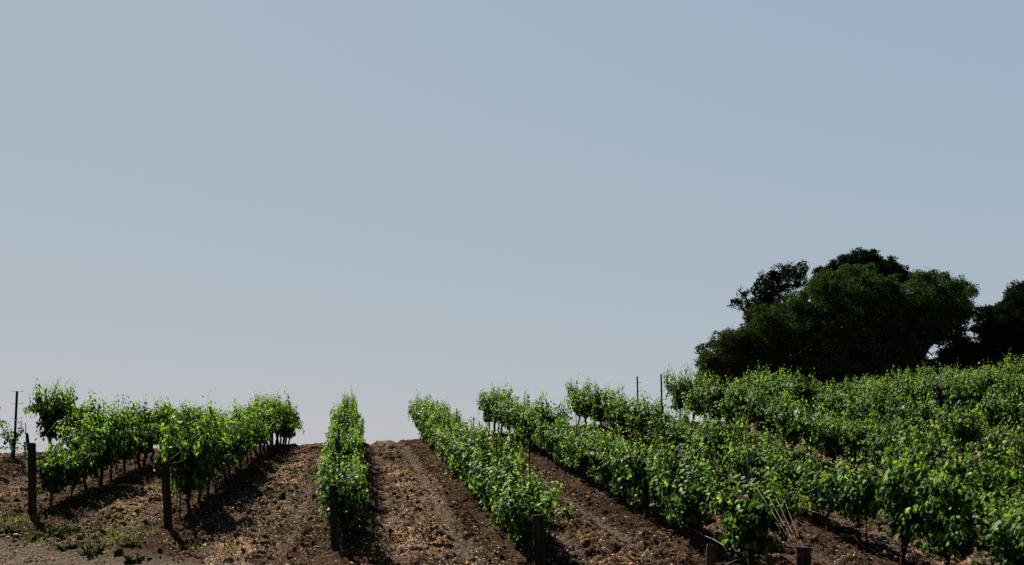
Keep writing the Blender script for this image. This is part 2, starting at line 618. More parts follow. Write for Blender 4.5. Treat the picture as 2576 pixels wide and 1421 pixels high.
# ------------------------------------------------------------------ leaves
# half outline of a lobed vine leaf (u along the midrib, v across)
_half = [(-0.16, 0.20), (0.04, 0.50), (0.30, 0.40), (0.56, 0.50), (0.70, 0.24)]
LU = np.array([(0, 0), (0.42, 0), (1.02, 0)] + _half + [(a, -b) for a, b in _half])
LW = np.array([0.0, 0.05, -0.14] + [-0.02 - 0.30 * b + (-0.10 if a > 0.5 else 0) for a, b in _half] * 2)
_l = [0, 3, 4, 5, 6, 7, 2]
_r = [0, 8, 9, 10, 11, 12, 2]
LF = np.array([(1, _l[i + 1], _l[i]) for i in range(6)] + [(1, _r[i], _r[i + 1]) for i in range(6)])


def leaf_cloud(P, Nn, T, size, tip, name, m, cup=None):
    """P base points, Nn normals, T tip directions"""
    n = len(P)
    Nn = Nn / np.linalg.norm(Nn, axis=1, keepdims=True)
    T = T - Nn * (T * Nn).sum(1, keepdims=True)
    T = T / (np.linalg.norm(T, axis=1, keepdims=True) + 1e-9)
    B = np.cross(Nn, T)
    cup = rng.uniform(-0.2, 2.3, n) if cup is None else cup
    asp = rng.uniform(0.68, 1.05, n)
    V = (P[:, None] + size[:, None, None] * (LU[None, :, 0, None] * T[:, None] + LU[None, :, 1, None] * asp[:, None, None] * B[:, None]
         + (LW[None] * cup[:, None])[..., None] * Nn[:, None]))
    nv = len(LU)
    f = ((np.arange(n) * nv)[:, None, None] + LF[None]).reshape(-1)
    return mesh_np(name, V.reshape(-1, 3), f, np.full(n * len(LF), 3), m, True, {'tip': np.repeat(tip, nv)})


def vine_variant(i, n_sh=22, low=0.38, n_in=330, big=1.0):
    """meshes for one vine: trunk with cordon, shoots, foliage; the row runs along local y"""
    rs = random.Random(100 + i)
    tb = MB()
    h = 0.86
    p = [Vector((0, 0, -0.12))]
    for k in range(1, 7):
        p.append(Vector((rs.uniform(-0.035, 0.035), rs.uniform(-0.04, 0.04), h * k / 6)))
    r0 = rs.uniform(0.042, 0.058)
    tb.tube(p, [r0 * 1.35] + [r0 * rs.uniform(0.85, 1.15) for _ in range(5)] + [r0 * 1.2], 7, wob=0.12)
    for s in (-1, 1):
        a = [p[-1]]
        for k in range(1, 6):
            a.append(Vector((rs.uniform(-0.03, 0.03), s * 0.15 * k, h + 0.05 + rs.uniform(-0.03, 0.03))))
        tb.tube(a, [0.036, 0.032, 0.028, 0.024, 0.02, 0.014], 6, wob=0.15)
    sh = MB()
    P, Nn, T, sz, tp = [], [], [], [], []

    def leaf(pt, side, size, tip, out):
        o = Vector((out + rs.gauss(0, 0.25), rs.gauss(0, 0.45), rs.gauss(0, 0.2)))
        o.normalize()
        pet = pt + o * (0.05 + 0.07 * rs.random()) + Vector((0, 0, rs.uniform(-0.02, 0.05)))
        up = 0.22 + 0.45 * max(0.0, min(1.0, (pt.z - 1.35) / 0.4))
        nn = Vector((o.x * 0.95 + rs.gauss(0, 0.4), o.y * 0.4 + rs.gauss(0, 0.34), up + rs.gauss(0, 0.28)))
        tt = Vector((o.x * 0.3 + rs.gauss(0, 0.2), o.y * 0.3 + rs.gauss(0, 0.2), -1.0 + rs.gauss(0, 0.3)))
        P.append(tuple(pet)); Nn.append(tuple(nn)); T.append(tuple(tt)); sz.append(size * big); tp.append(tip)

    yc = rs.uniform(-0.2, 0.2)
    for k in range(n_sh):
        y = -0.75 + 1.5 * (k + rs.random()) / n_sh if rs.random() < 0.18 else max(-0.7, min(0.7, rs.gauss(yc, 0.24)))
        side = 1 if rs.random() < 0.5 else -1
        droop = rs.random()
        pos = Vector((rs.uniform(-0.03, 0.03), y, h + 0.05))
        d = Vector((side * rs.uniform(0.05, 0.55), rs.uniform(-0.2, 0.2), 1.0)).normalized()
        n = rs.randint(11, 16)
        if droop > 0.36:
            g = rs.uniform(0.10, 0.19)
            n = rs.randint(15, 21)
            d = Vector((side * rs.uniform(0.25, 0.75), rs.uniform(-0.25, 0.25), 1.0)).normalized()
        else:
            g = rs.uniform(0.0, 0.035)
        if rs.random() < 0.34 and droop < 0.36:
            n += rs.randint(3, 6)
        pts = [pos.copy()]
        for j in range(n):
            st = 0.083
            pos = pos + d * st
            d = d + Vector((rs.gauss(0, 0.09), rs.gauss(0, 0.09), -g * (1.0 if j > 2 else 0.3)))
            if abs(pos.x) > 0.36:
                d.x *= 0.5
            d.normalize()
            if pos.z < low + rs.uniform(-0.06, 0.1):
                break
            pts.append(pos.copy())
            fr = j / n
            tipf = max(0.0, (fr - 0.62) / 0.38)
            for c in range(2 if fr < 0.85 else 1):
                s0 = rs.uniform(0.07, 0.128) * (1.0 - 0.58 * tipf)
                out = side if rs.random() < 0.7 else -side
                leaf(pos, side, s0, tipf, out * rs.uniform(0.3, 1.0))
        sh.tube(pts, [0.006 - 0.0042 * q / len(pts) for q in range(len(pts))], 4, cap=False)
    for k in range(n_in):          # inner and lateral leaves round the cordon
        s = rs.choice((-1, 1))
        leaf(Vector((s * rs.uniform(0.02, 0.3), max(-.75, min(.75, rs.gauss(yc, 0.29))), rs.uniform(max(0.62, low), 1.55))), s, rs.uniform(0.08, 0.13), 0.0, s)
    for k in range(int(n_in * 0.75)):   # the thick heart of the canopy
        leaf(Vector((rs.gauss(0, 0.1), max(-.75, min(.75, rs.gauss(yc, 0.29))), rs.uniform(max(0.62, low), 1.62))), rs.choice((-1, 1)), rs.uniform(0.13, 0.19), 0.0, rs.uniform(-1, 1))
    for k in range(40 if low < 0.5 else 0):           # basal suckers hanging under the cordon
        s = rs.choice((-1, 1))
        leaf(Vector((s * rs.uniform(0.0, 0.3), rs.uniform(-0.7, 0.7), rs.uniform(0.45, 0.7))), s, rs.uniform(0.07, 0.11), 0.2, s)
    fol = leaf_cloud(np.array(P), np.array(Nn), np.array(T), np.array(sz), np.array(tp), 'foliage', M_LEAF)
    return tb.mesh('trunk', M_BARK), sh.mesh('shoots', M_SHOOT), fol


VARS = [vine_variant(i, n_sh=rng.integers(31, 38)) for i in range(18)]
BIG = [vine_variant(70 + i, n_sh=rng.integers(27, 32), low=0.5, n_in=280, big=1.12) for i in range(7)]
BIGL = [vine_variant(80 + i, n_sh=rng.integers(27, 32), low=0.84, n_in=260, big=1.08) for i in range(6)]
LIFT = [vine_variant(40 + i, n_sh=rng.integers(26, 33), low=0.74) for i in range(14)]


ORD = ('first second third fourth fifth sixth seventh eighth ninth tenth eleventh twelfth thirteenth fourteenth fifteenth sixteenth seventeenth '
       'eighteenth nineteenth twentieth twenty-first twenty-second twenty-third twenty-fourth twenty-fifth twenty-sixth twenty-seventh '
       'twenty-eighth twenty-ninth thirtieth').split()


def vine(X, Y, hs, ws, label, group, var=None, name='grapevine', z=None, ys=1.03):
    v = VARS[random.randrange(len(VARS))] if var is None else var
    z = float(base_z(X, Y)) + 0.08 if z is None else z
    root = empty(name, (X, Y, z), math.pi if random.random() < 0.5 else 0)
    root.rotation_euler.z += random.uniform(-0.07, 0.07)
    root.scale = (ws, ys * random.uniform(0.93, 1.06), hs)
    tag(root, label, 'grapevine', group)
    for nm, me in zip(('trunk', 'shoots', 'foliage'), v):
        link(bpy.data.objects.new(nm, me), root)
    return root


DY = 1.5
PROF = {'Y': [(0, .9), (9, .85)], 'Z': [(0, 0.95), (1, 1.0), (2, 0.9), (3, 0.62), (20, 0.62)],
        'A': [(0, .56), (1, .6), (2, .82), (3, .96), (4, .94), (5, .74), (6, .72), (7, .9), (8, .92), (9, .78), (10, .74), (11, .86), (12, .84), (13, .72), (20, .76)],
        'B': [(0, .95), (1, .93), (2, .80), (3, .88), (5, .80), (6, .74), (7, .86), (9, .78), (10, .74), (12, .9), (16, .92), (20, .82), (24, .76)],
        'C': [(0, .66), (4, .65), (7, .67), (12, .72), (16, .86), (20, .9)],
        'D': [(0, 0.56), (1, 0.66), (3, 0.66), (8, 0.7), (14, 0.78), (25, 0.82)],
        'E': [(0, 0.80), (2, 0.66), (10, 0.66), (16, 0.78), (25, 0.86)],
        'F': [(0, 0.7), (12, 0.7), (20, 0.76), (25, 0.84)]}
FIRST = {'A': 1.5, 'B': 2.4, 'C': 1.0, 'D': 0.9, 'E': 1.9}
LAST = {'Y': 38.6, 'Z': 48, 'A': 52, 'B': 56, 'C': 57, 'D': 50, 'E': 49.5, 'F': 45.5, 'G': 41.8, 'H': 45, 'I': 46, 'J': 46, 'K': 46, 'L': 47}
UPHILL = {'F': 'first', 'G': 'second', 'H': 'third', 'I': 'fourth', 'J': 'fifth', 'K': 'sixth', 'L': 'seventh'}
VINES = {}
EXTRA = []
for nm, X0 in ROWS.items():
    y = float(head_y(X0)) + FIRST.get(nm, 1.2)
    lst = []
    if nm == 'Z':
        y = at_depth(135, 34.6)[1]
    if nm == 'Y':
        y = 35.0
    while True:
        D = SY * X0 + CY * y
        if D > LAST[nm]:
            break
        px = to_px(X0, y, 0)[0]
        if -90 < px < 2690:
            lst.append(y)
        elif 2690 <= px < 3200:      # just past the frame edge
            EXTRA.append((nm, X0, y))
        y += DY
    VINES[nm] = lst
    prof = PROF.get(nm, [(0, 0.72), (10, 0.76), (25, 0.81)])
    c = 0
    for k, y in enumerate(lst):
        hsx = float(np.interp(k, [a for a, b in prof], [b for a, b in prof])) * (random.uniform(0.94, 1.06) if nm in 'ABZ' else random.uniform(0.84, 1.17)) * (1 + (0.0 if nm in 'ABZ' else 0.08) * float(vnoise(y * 0.27, X0 * 1.7, 21)))
        x = X0 + random.uniform(-0.06, 0.06)
        y += random.uniform(-0.16, 0.16)
        if nm in UPHILL:
            lab = f'leafy grapevine {ORD[c]} from the frame edge in the {UPHILL[nm]} row above the slanting wires'
            if nm == 'L':
                lab = f'leafy grapevine {ORD[c]} from the frame edge in the last row under the oaks'
        elif nm == 'Y':
            lab = f'grapevine on the skyline beyond the tall bare stake, {ORD[c]} up its row'
        elif nm == 'Z':
            lab = f'bushy grapevine on the crest behind the weedy corner, {ORD[c]} past the tall bare stake'
        else:
            lab = {
                'A': f'grapevine {ORD[c]} from the wooden post at the weedy corner, in that row',
                'B': f'grapevine {ORD[c]} from the leaning wooden post with a white hose, in that row',
                'C': f'grapevine {ORD[c]} from the thin rough post beside the dirt lane, in that row',
                'D': f'grapevine {ORD[c]} from the square flat-topped post across the lane, in that row',
                'E': f'grapevine {ORD[c]} from the slanting bundle of wires, in the row they anchor'}[nm]
        if nm == 'A' and k == 0:
            lab = 'low bushy grapevine crowded against the wooden post at the weedy corner'
        D = SY * X0 + CY * y
        if nm == 'E' and k == 1:      # the gap before the end vine
            continue
        if nm in 'GHIJ' and k >= 3 and random.random() < 0.06:      # a missing vine
            continue
        lift = (0.3 if nm in 'GHIJKL' else 0.85) if D > 36 else (0.6 if nm in 'AB' and k >= 2 else (0.75 if nm in UPHILL else 0.2))
        if k == 0:
            lift = 0
        vs = LIFT if random.random() < lift else VARS
        if D < 20.5 and nm in 'DEF':
            vs = BIGL if nm == 'F' and D > 19.4 else BIG
            if nm == 'F' and D <= 19.4:
                hsx *= 1.12
        vine(x, y, hsx, random.uniform(0.85, 1.15) * (0.72 if nm == 'A' and k < 2 else 1.35 if nm == 'E' and k == 0 else 1.0 if nm == 'C' and k < 6 else 0.6 if nm == 'C' and k > 11 else 1.0) * {'C': 0.66, 'D': 0.76, 'A': 0.85, 'B': 0.85}.get(nm, 0.76), lab, 'grapevines in hillside rows', vs[random.randrange(len(vs))],
             ys=0.80 if nm in UPHILL else 0.86 if nm == 'E' else 0.95 if nm in 'CD' else 1.0)
        c += 1

for nm, X0, y in EXTRA:
    vine(X0, y, 0.7 * random.uniform(0.85, 1.12), 0.76 * random.uniform(0.9, 1.1), 'leafy grapevine beyond the frame edge, above the slanting wires',
         'grapevines past the frame edge', VARS[random.randrange(len(VARS))])
# the young vine left of the picture, by the tall stake
xz, yz, dz = from_px(30, 1163)
vine(xz, yz, 0.52, 0.6, 'spindly young grapevine growing at the tall bare metal stake', 'grapevines in hillside rows', vine_variant(90, n_sh=6, n_in=30))


# ------------------------------------------------------------------ end posts
def end_post(X, h, r, lean, label, square=0.0, n=10, hy=None):
    y = float(head_y(X)) if hy is None else hy
    z = float(base_z(X, y)) + 0.02
    root = empty('end_post', (X, y, z))
    b = MB()
    m = 12
    pts, rad = [], []
    for k in range(m + 1):
        t = k / m
        pts.append((lean[0] * t * h + random.uniform(-.004, .004), lean[1] * t * h, -0.25 + (h + 0.25) * t))
        rad.append(r * (1.06 - 0.08 * t) * random.uniform(0.98, 1.02))
    pts.append((pts[-1][0], pts[-1][1], h + 0.012))
    rad.append(r * 0.86)
    b.tube(pts, rad, n, wob=0.02, sq=square)
    me = b.mesh('end_post', M_POST, smooth=False)
    o = bpy.data.objects.new('shaft', me)
    link(o, root)
    w_ = MB()
    for q in range(1):
        a0 = h - 0.09
        c0 = Vector((lean[0] * a0, lean[1] * a0, a0))
        w_.tube([c0 + Vector((math.cos(a) * r * 1.13, math.sin(a) * r * 1.13, 0.004 * math.sin(a * 2 + q))) for a in np.linspace(0, 6.2832, 17)],
                0.003, 4, cap=False)
    w_.build('wire_wrap', M_WIRE, root)
    tag(root, label, 'fence post', 'wooden end posts along the headland')
    return Vector((X + lean[0] * h, y + lean[1] * h, z + h))


TOPS = {}
TOPS['A'] = end_post(ROWS['A'], 1.52, 0.078, (-0.01, 0.0), 'dark wooden end post at the weedy corner, flat round top', n=11)
TOPS['B'] = end_post(ROWS['B'], 1.30, 0.076, (-0.06, 0.0), 'leaning dark wooden end post with a white drip hose at its foot', n=9)
TOPS['C'] = end_post(ROWS['C'], 1.10, 0.066, (-0.04, 0.0), 'thin rough wooden end post standing beside the central dirt lane', n=9)
TOPS['D'] = end_post(ROWS['D'], 0.87, 0.082, (-0.08, 0.0), 'square flat-topped wooden end post half wrapped by vine leaves', 0.8, 8)
TOPS['E'] = end_post(ROWS['E'], 0.78, 0.10, (-0.02, 0.0), 'stout cut-off wooden end post where the slanting wires are tied', n=12)

# ------------------------------------------------------------------ stakes
def stake_mesh(h, clips=0):
    b = MB()
    b.box((0, 0, h / 2 - 0.15), (0.011, 0.004, h / 2 + 0.15))
    b.box((0, 0.013, h / 2 - 0.15), (0.004, 0.009, h / 2 + 0.15))
    return b.mesh('shaft', M_STEEL, False)


def clip_mesh():
    b = MB()
    b.tube([(-0.05, -0.014, 0.0), (0.0, -0.016, 0.0), (0.055, -0.014, 0.01), (0.06, -0.01, 0.04)], 0.006, 5)
    return b.mesh('wire_clip', M_STEEL)


CLIP = clip_mesh()
SM = {}


def stake(X, Y, h, lean, label, clips=(0.95, 1.35, 1.75), wid=1.0):
    kk = round(h, 1)
    if kk not in SM:
        SM[kk] = stake_mesh(kk)
    z = float(base_z(X, Y)) + 0.05
    root = empty('metal_stake', (X, Y, z))
    root.rotation_euler = (lean[1], lean[0], random.uniform(-.3, .3))
    root.scale = (wid, wid, h / kk)
    link(bpy.data.objects.new('shaft', SM[kk]), root)
    for c in clips:
        o = link(bpy.data.objects.new('wire_clip', CLIP), root)
        o.location = (0, 0, min(c, h - 0.04))
        o.rotation_euler = (0, 0, 0.0)
    tag(root, label, 'stake', 'metal stakes in the vine rows')


ROWNAME = {'A': 'behind the weedy-corner post', 'B': 'behind the leaning post with the hose', 'C': 'behind the thin post beside the lane',
           'D': 'behind the square-topped post', 'E': 'of the slanting wires'}
for nm in 'ABCDEFGHIJK':
    X0 = ROWS[nm]
    n = 0
    for k, y in enumerate(VINES[nm]):
        if k % 3 != 0 or (nm == 'A' and k == 0):
            continue
        if nm in ROWNAME:
            lab = f'thin dark metal stake, {ORD[n]} up the vine row {ROWNAME[nm]}'
        else:
            lab = f'thin metal stake, {ORD[n]} from the frame edge in the {UPHILL[nm]} row above slanting wires'
        h = random.uniform(1.35, 1.6) if nm in UPHILL else random.uniform(1.7, 1.95)
        stake(X0 + random.uniform(-.04, .04), y - 0.12 + (0.75 if nm == 'C' and k == 0 else 0.35 if k == 0 else 0), h, (random.uniform(-.03, .0), random.uniform(-.02, .02)), lab)
        n += 1
# the tall ones that stand out against the sky
stake(xz + 0.02, yz + 0.1, 1.95, (0.045, 0.0), 'tall bare metal stake with wire clips on the skyline above the young vine', (1.15, 1.55, 1.88), 2.8)
for D, h, lab in ((35.3, 2.25, 'shorter of two tall bare stakes poking above the vines against the sky'),
                  (32.5, 2.45, 'taller of two tall bare stakes poking above the vines against the sky')):
    stake(ROWS['F'], (D - SY * ROWS['F']) / CY, h, (-0.03, 0), lab, (1.75, 2.0), 1.8)
# short training stake by the leaning post
x_, y_, _ = from_px(453, 1318)
stake(x_, y_, 1.0, (0.0, 0), 'short dark stake leaning just beside the wooden post with the white hose', (), 1.3)


# pole and pale tube beside the young vine
x_, y_, d_ = from_px(66, 1160)
root = empty('training_pole', (x_, y_, float(base_z(x_, y_))))
MB().tube([(0.05, 0, -0.1), (0.05, 0, 0.5), (0.03, 0, 0.8)], [0.04, 0.042, 0.035], 7, wob=0.1).build('pole', M_POST, root)
MB().tube([(-0.03, -0.02, -0.05), (-0.03, -0.02, 0.55)], 0.034, 10).build('grow_tube', M_TUBE, root)
MB().tube([(0.0, 0.0, 0.5), (-0.02, 0, 1.1)], 0.012, 6).build('cane', M_BARK, root)
tag(root, 'short dark pole with a pale tube beside the spindly young vine', 'vine stake')
# brown wooden peg by the row of the slanting wires
x_, y_ = at_depth(1785, 16.9)
pg = MB()
pg.tube([(0, 0, -0.2), (0.01, 0, 0.25), (0.015, 0, 0.50), (0.02, 0, 0.53)], [0.072, 0.07, 0.066, 0.05], 8, sq=0.7)
o = pg.build('wooden_peg', M_PEG, None, False)
o.location = (x_, y_, float(base_z(x_, y_)) - 0.05)
o.scale = (1, 0.45, 1)
tag(o, 'short reddish brown wooden peg under the big-leaved end vine', 'peg')

# ------------------------------------------------------------------ trellis wires and drip hoses
WN = {0: 'lowest', 1: 'middle', 2: 'top'}
WROW = {'A': 'behind the weedy-corner post', 'B': 'behind the leaning post', 'C': 'behind the thin post beside the lane',
        'D': 'behind the square-topped post', 'E': 'that slants down to the cut-off post'}
for nm in 'ZABCDEFGHIJ':
    X0 = ROWS[nm]
    ylist = VINES[nm]
    for q, hz in enumerate((0.65, 0.85, 1.0) if nm not in 'ZA' else (0.95, 1.5, 1.9)):
        pts = []
        y0 = ylist[0]
        if nm == 'Z':
            y0 = yz
        if nm in TOPS:
            tp = TOPS[nm]
            pts.append(tp + Vector((0.03 * q - 0.03, 0.05, -0.06 - 0.03 * q)))
        yy = y0 + (0.25 if nm in TOPS else 0)
        while yy < ylist[-1] + 1:
            pts.append(Vector((X0 + 0.02 * math.sin(yy * 3 + q), yy, float(base_z(X0, yy)) + hz * (0.84 if nm in 'DE' else 1.0) + 0.02 * math.sin(yy * 1.7))))
            yy += 1.5
        o = MB().tube(pts, 0.002 if nm != 'E' else 0.003, 5).build('trellis_wire', M_WIRE)
        where = WROW.get(nm) or ('running to the tall bare stake' if nm == 'Z' else f'{UPHILL[nm]} above the slanting wires')
        tag(o, f'{WN[q]} thin steel wire of the vine row {where}', 'wire', 'trellis wires along the vine rows')
# loose canes and wires fanning from the end stake down to the cut-off post
tp = TOPS['E']
for q in range(4):
    a = tp + Vector((-0.10 + 0.05 * q, 0.05, 0.02 - 0.03 * q))
    b = Vector((ROWS['E'] + 0.07 + 0.08 * q, VINES['E'][0] + 0.05 - 0.15 * q, float(base_z(ROWS['E'], VINES['E'][0])) + 1.40 - 0.05 * q))
    m = (a + b) / 2 + Vector((0.02, 0, -0.03 - 0.01 * q))
    o = MB().tube([a, a.lerp(m, .5), m, m.lerp(b, .55), b], [0.005, 0.0055, 0.0055, 0.005, 0.004], 5).build('anchor_wire', M_CANE)
    tag(o, f'reddish anchor wire slanting to the cut-off post, {("lowest", "second from below", "second from above", "uppermost")[q]} of four', 'wire', 'anchor wires at the cut-off post')
tpb = TOPS['B']
for q in range(3):
    a = tpb + Vector((0.02 * q, 0.04, -0.03 * q))
    b = Vector((ROWS['B'] + 0.03 * q, VINES['B'][0] + 0.2, float(base_z(ROWS['B'], VINES['B'][0])) + 1.55 - 0.3 * q))
    o = MB().tube([a, a.lerp(b, .5) + Vector((0, 0, -0.02)), b], 0.003, 5).build('anchor_wire', M_WIRE)
    tag(o, f'thin anchor wire from the leaning post up into its vines, {("upper", "middle", "lower")[q]} of three', 'wire', 'anchor wires at the leaning post')

HOSE = {'A': 0.35, 'B': 0.42, 'C': 0.4, 'D': 0.4, 'E': 0.42, 'F': 0.42, 'G': 0.42}
for nm, hz in HOSE.items():
    X0 = ROWS[nm]
    pts = []
    y0 = VINES[nm][0]
    if nm in TOPS:
        yp = float(head_y(X0))
        pts.append(Vector((X0 + 0.10, yp + 0.1, float(base_z(X0, yp)) + (0.64 if nm == 'B' else 0.12))))
        if nm == 'E':
            pts = [Vector((X0 - 0.30, yp + 1.2, float(base_z(X0, yp)) + 0.03)), Vector((X0 - 0.42, yp + 1.9, float(base_z(X0, yp + 1.9)) + 0.25))]
    yy = y0
    k = 0
    while yy < min(VINES[nm][-1], y0 + 18):
        sag = 0.0 if k % 2 == 0 else -0.02 - 0.04 * random.random()
        pts.append(Vector((X0 + (-0.09 if nm in 'DEFG' else 0.06) + random.uniform(-.02, .02), yy, float(base_z(X0, yy)) + hz + sag)))
        yy += DY / 2
        k += 1
    # smooth the run
    sm = []
    for i in range(len(pts) - 1):
        p0, p1, p2, p3 = pts[max(i - 1, 0)], pts[i], pts[i + 1], pts[min(i + 2, len(pts) - 1)]
        for t in (0, 0.25, 0.5, 0.75):
            sm.append(0.5 * ((2 * p1) + (p2 - p0) * t + (2 * p0 - 5 * p1 + 4 * p2 - p3) * t * t + (3 * p1 - p0 - 3 * p2 + p3) * t ** 3))
    sm.append(pts[-1])
    o = MB().tube(sm, 0.008, 6).build('drip_hose', M_HOSE)
    where = {'A': 'behind the weedy-corner post', 'B': 'behind the leaning post', 'C': 'behind the thin post beside the lane', 'D': 'behind the square-topped post',
             'E': 'of the slanting wires'}.get(nm) or f'{UPHILL[nm]} above the slanting wires'
    tag(o, f'grey drip hose strung low along the vine row {where}', 'hose', 'drip hoses along the vine rows')

# ------------------------------------------------------------------ weeds
def weed(px, py, wpx, hgt, label, m=M_WEED, n=260, sparse=False):
    X, Y, D = from_px(px, py)
    rad = wpx * D / F / 2
    z = ground_z(X, Y)
    P, Nn, T, sz = [], [], [], []
    st = MB()
    for s in range(22 if not sparse else 26):
        a = random.uniform(0, 6.28)
        rr = rad * math.sqrt(random.random()) * 0.85
        b = Vector((math.cos(a) * rr, math.sin(a) * rr * 0.8, 0))
        b.z = ground_z(X + b.x, Y + b.y) - z
        hh = hgt * random.uniform(0.25, 0.85)
        t_ = b + Vector((math.cos(a) * rad * 0.5, math.sin(a) * rad * 0.4, hh))
        st.tube([b + Vector((0, 0, -0.03)), b.lerp(t_, .5) + Vector((0, 0, hh * 0.1)), t_], [0.004, 0.003, 0.002], 4)
        for k in range(max(4, n // 14)):
            f = random.random() ** (0.8 if not sparse else 0.5)
            p = b.lerp(t_, f)
            a2 = random.uniform(0, 6.28)
            P.append(tuple(p))
            T.append((math.cos(a2), math.sin(a2), random.uniform(-0.1, 0.7)))
            Nn.append((random.gauss(0, .4), random.gauss(0, .4), 1))
            sz.append(random.uniform(0.022, 0.06) * (0.7 if sparse else 1.0))
    root = empty('weed', (X, Y, z))
    link(bpy.data.objects.new('leaves', leaf_cloud(np.array(P), np.array(Nn), np.array(T), np.array(sz), np.random.default_rng(int(px)).random(len(P)) * .5, 'leaves', m)), root)
    st.build('stems', M_SHOOT, root)
    tag(root, label, 'weed', 'weeds on the bare soil')


def C1(cx, cy):
    return cx * 0.3363, 943 + cy * 0.3363


def C2(cx, cy):
    return 440 + cx * 0.3363, 943 + cy * 0.3363


weed(*C1(80, 1220), 48, 0.16, 'dark green weed tuft beside the pale stones at the corner')
weed(*C1(232, 1258), 34, 0.13, 'small green weed tuft between the pale stones and its bigger neighbour')
weed(*C1(412, 1252), 44, 0.17, 'rounded green weed tuft in the upper line of track-side weeds')
weed(*C1(540, 1225), 36, 0.18, 'bushy green weed tuft ending the upper line of track-side weeds')
weed(*C1(415, 1180), 24, 0.12, 'tiny green weed tuft just above the upper line of weeds')
weed(*C1(690, 1350), 52, 0.24, 'largest dark green weed clump at the edge of the smooth track')
weed(*C1(510, 1322), 40, 0.13, 'low flat weed tuft touching the largest weed clump')
weed(*C1(690, 1105), 42, 0.17, 'lone dark green weed below the yellow weeds', n=190)
weed(*C1(975, 1308), 30, 0.15, 'bright green grassy weed up the soil from the largest clump')
weed(*C1(1000, 1395), 42, 0.14, 'dull green weed at the bottom frame edge near the leaning post')
weed(*C1(890, 1350), 18, 0.11, 'tiny bright weed between the largest clump and the grassy one')
weed(*C2(632, 910), 13, 0.17, 'slim upright weed sprig halfway up the bare strip, nearer the shaded row')
weed(*C2(803, 938), 12, 0.18, 'slim upright weed sprig halfway up the bare strip, mid-strip')
weed(*C2(640, 1160), 22, 0.1, 'low green weed alone on the lower bare strip')
weed(*C2(1055, 775), 18, 0.13, 'green weed at the outer edge of the thin post row')
weed(*C2(1062, 722), 30, 0.2, 'leafy green weed bulging from the thin post row')
weed(*C2(985, 738), 22, 0.1, 'pale green weed creeping onto the upper bare strip')
weed(*C2(880, 760), 16, 0.1, 'faint low weed in the upper bare strip')
weed(880 + .3363 * 640, 943 + .3363 * 572, 26, 0.17, 'round green weed at the top of the central dirt lane')
weed(880 + .3363 * 195, 943 + .3363 * 1015, 22, 0.07, 'flat green weed in the shade edge of the central dirt lane')
for k, (cx, cy, wd) in enumerate(((790, 960, 46), (860, 1010, 40), (720, 1000, 34), (850, 1085, 34))):
    weed(*C1(cx, cy), wd, 0.14, f'sparse yellow weed in the dry patch, {("topmost", "towards the leaning post", "towards the corner post", "lowest")[k]} of four', M_YWEED, 90, True)
M_DRYG = leaf_mat('dry_orange_grass', (0.16, 0.075, 0.016), (0.10, 0.045, 0.011), (0.05, 0.024, 0.008), (0.16, 0.08, 0.012), rough=0.8, tfac=0.3, spec=0.0)
for k, (cx, cy, wd) in enumerate(((150, 1375, 46), (290, 1222, 44), (830, 1400, 36), (60, 1365, 26))):
    weed(880 + .3363 * cx, 943 + .3363 * cy, wd, 0.08,
         ('dry orange grass tuft at the foot of the thin post, in its shade', 'dry orange grass strip farther up the lane beside the thin post',
          'dry orange grass tuft out in the central lane at the frame edge', 'small dry orange grass tuft touching the thin post base')[k], M_DRYG, 110, True)
# sparse grass sprigs over the headland corner and up the lanes
def grass(n):
    X = rng.uniform(-9, 3, n * 4)
    Y = rng.uniform(15, 40, n * 4)
    edge = head_y(X) - Y
    dens = np.exp(-((edge - 0.9) / 1.3) ** 2) * (X < -2) * sstep(-0.1, 0.4, vnoise(X * 0.9, Y * 0.9, 41)) + 0.05 * sstep(0.25, 0.6, vnoise(X * 1.2, Y * 0.8, 43)) * (lane_pos(X) > 0.5)
    k = rng.random(len(X)) < dens
    X, Y = X[k][:n], Y[k][:n]
    m = len(X)
    nb = 9
    X, Y = np.repeat(X, nb) + rng.normal(0, 0.04, m * nb), np.repeat(Y, nb) + rng.normal(0, 0.04, m * nb)
    n = m * nb
    Z = base_z(X, Y) + bumps(X, Y) - 0.005
    a = rng.uniform(0, 6.28, n)
    L = rng.uniform(0.03, 0.11, n)
    lean = rng.uniform(0.1, 0.9, n)
    dx, dy = np.cos(a), np.sin(a)
    w_ = 0.004
    P = np.stack([X, Y, Z], -1)
    side = np.stack([-dy, dx, np.zeros(n)], -1) * w_
    up = np.stack([dx * lean * L * 0.4, dy * lean * L * 0.4, L * 0.6], -1)
    tip = np.stack([dx * lean * L, dy * lean * L, L * (1 - 0.35 * lean)], -1)
    V = np.stack([P - side, P + side, P + up + side * 0.7, P + up - side * 0.7, P + tip], 1).reshape(-1, 3)
    b = (np.arange(n) * 5)[:, None]
    f = np.concatenate([b + np.array([[0, 1, 2, 3]]), b + np.array([[3, 2, 4]])], 1).reshape(-1)
    o = bpy.data.objects.new('grass', mesh_np('grass', V, f, np.tile([4, 3], n), M_GRASS, False, {'tip': np.repeat(rng.random(n) * 0.6, 5)}))
    C.objects.link(o)
    tag(o, 'thin sparse grass sprouting in the soil at the weedy corner', 'grass', None, 'stuff')


M_GRASS = leaf_mat('grass_blade', (0.10, 0.09, 0.03), (0.035, 0.055, 0.014), (0.02, 0.038, 0.011), (0.08, 0.12, 0.015), rough=0.8, tfac=0.3, spec=0.0)
grass(4200)

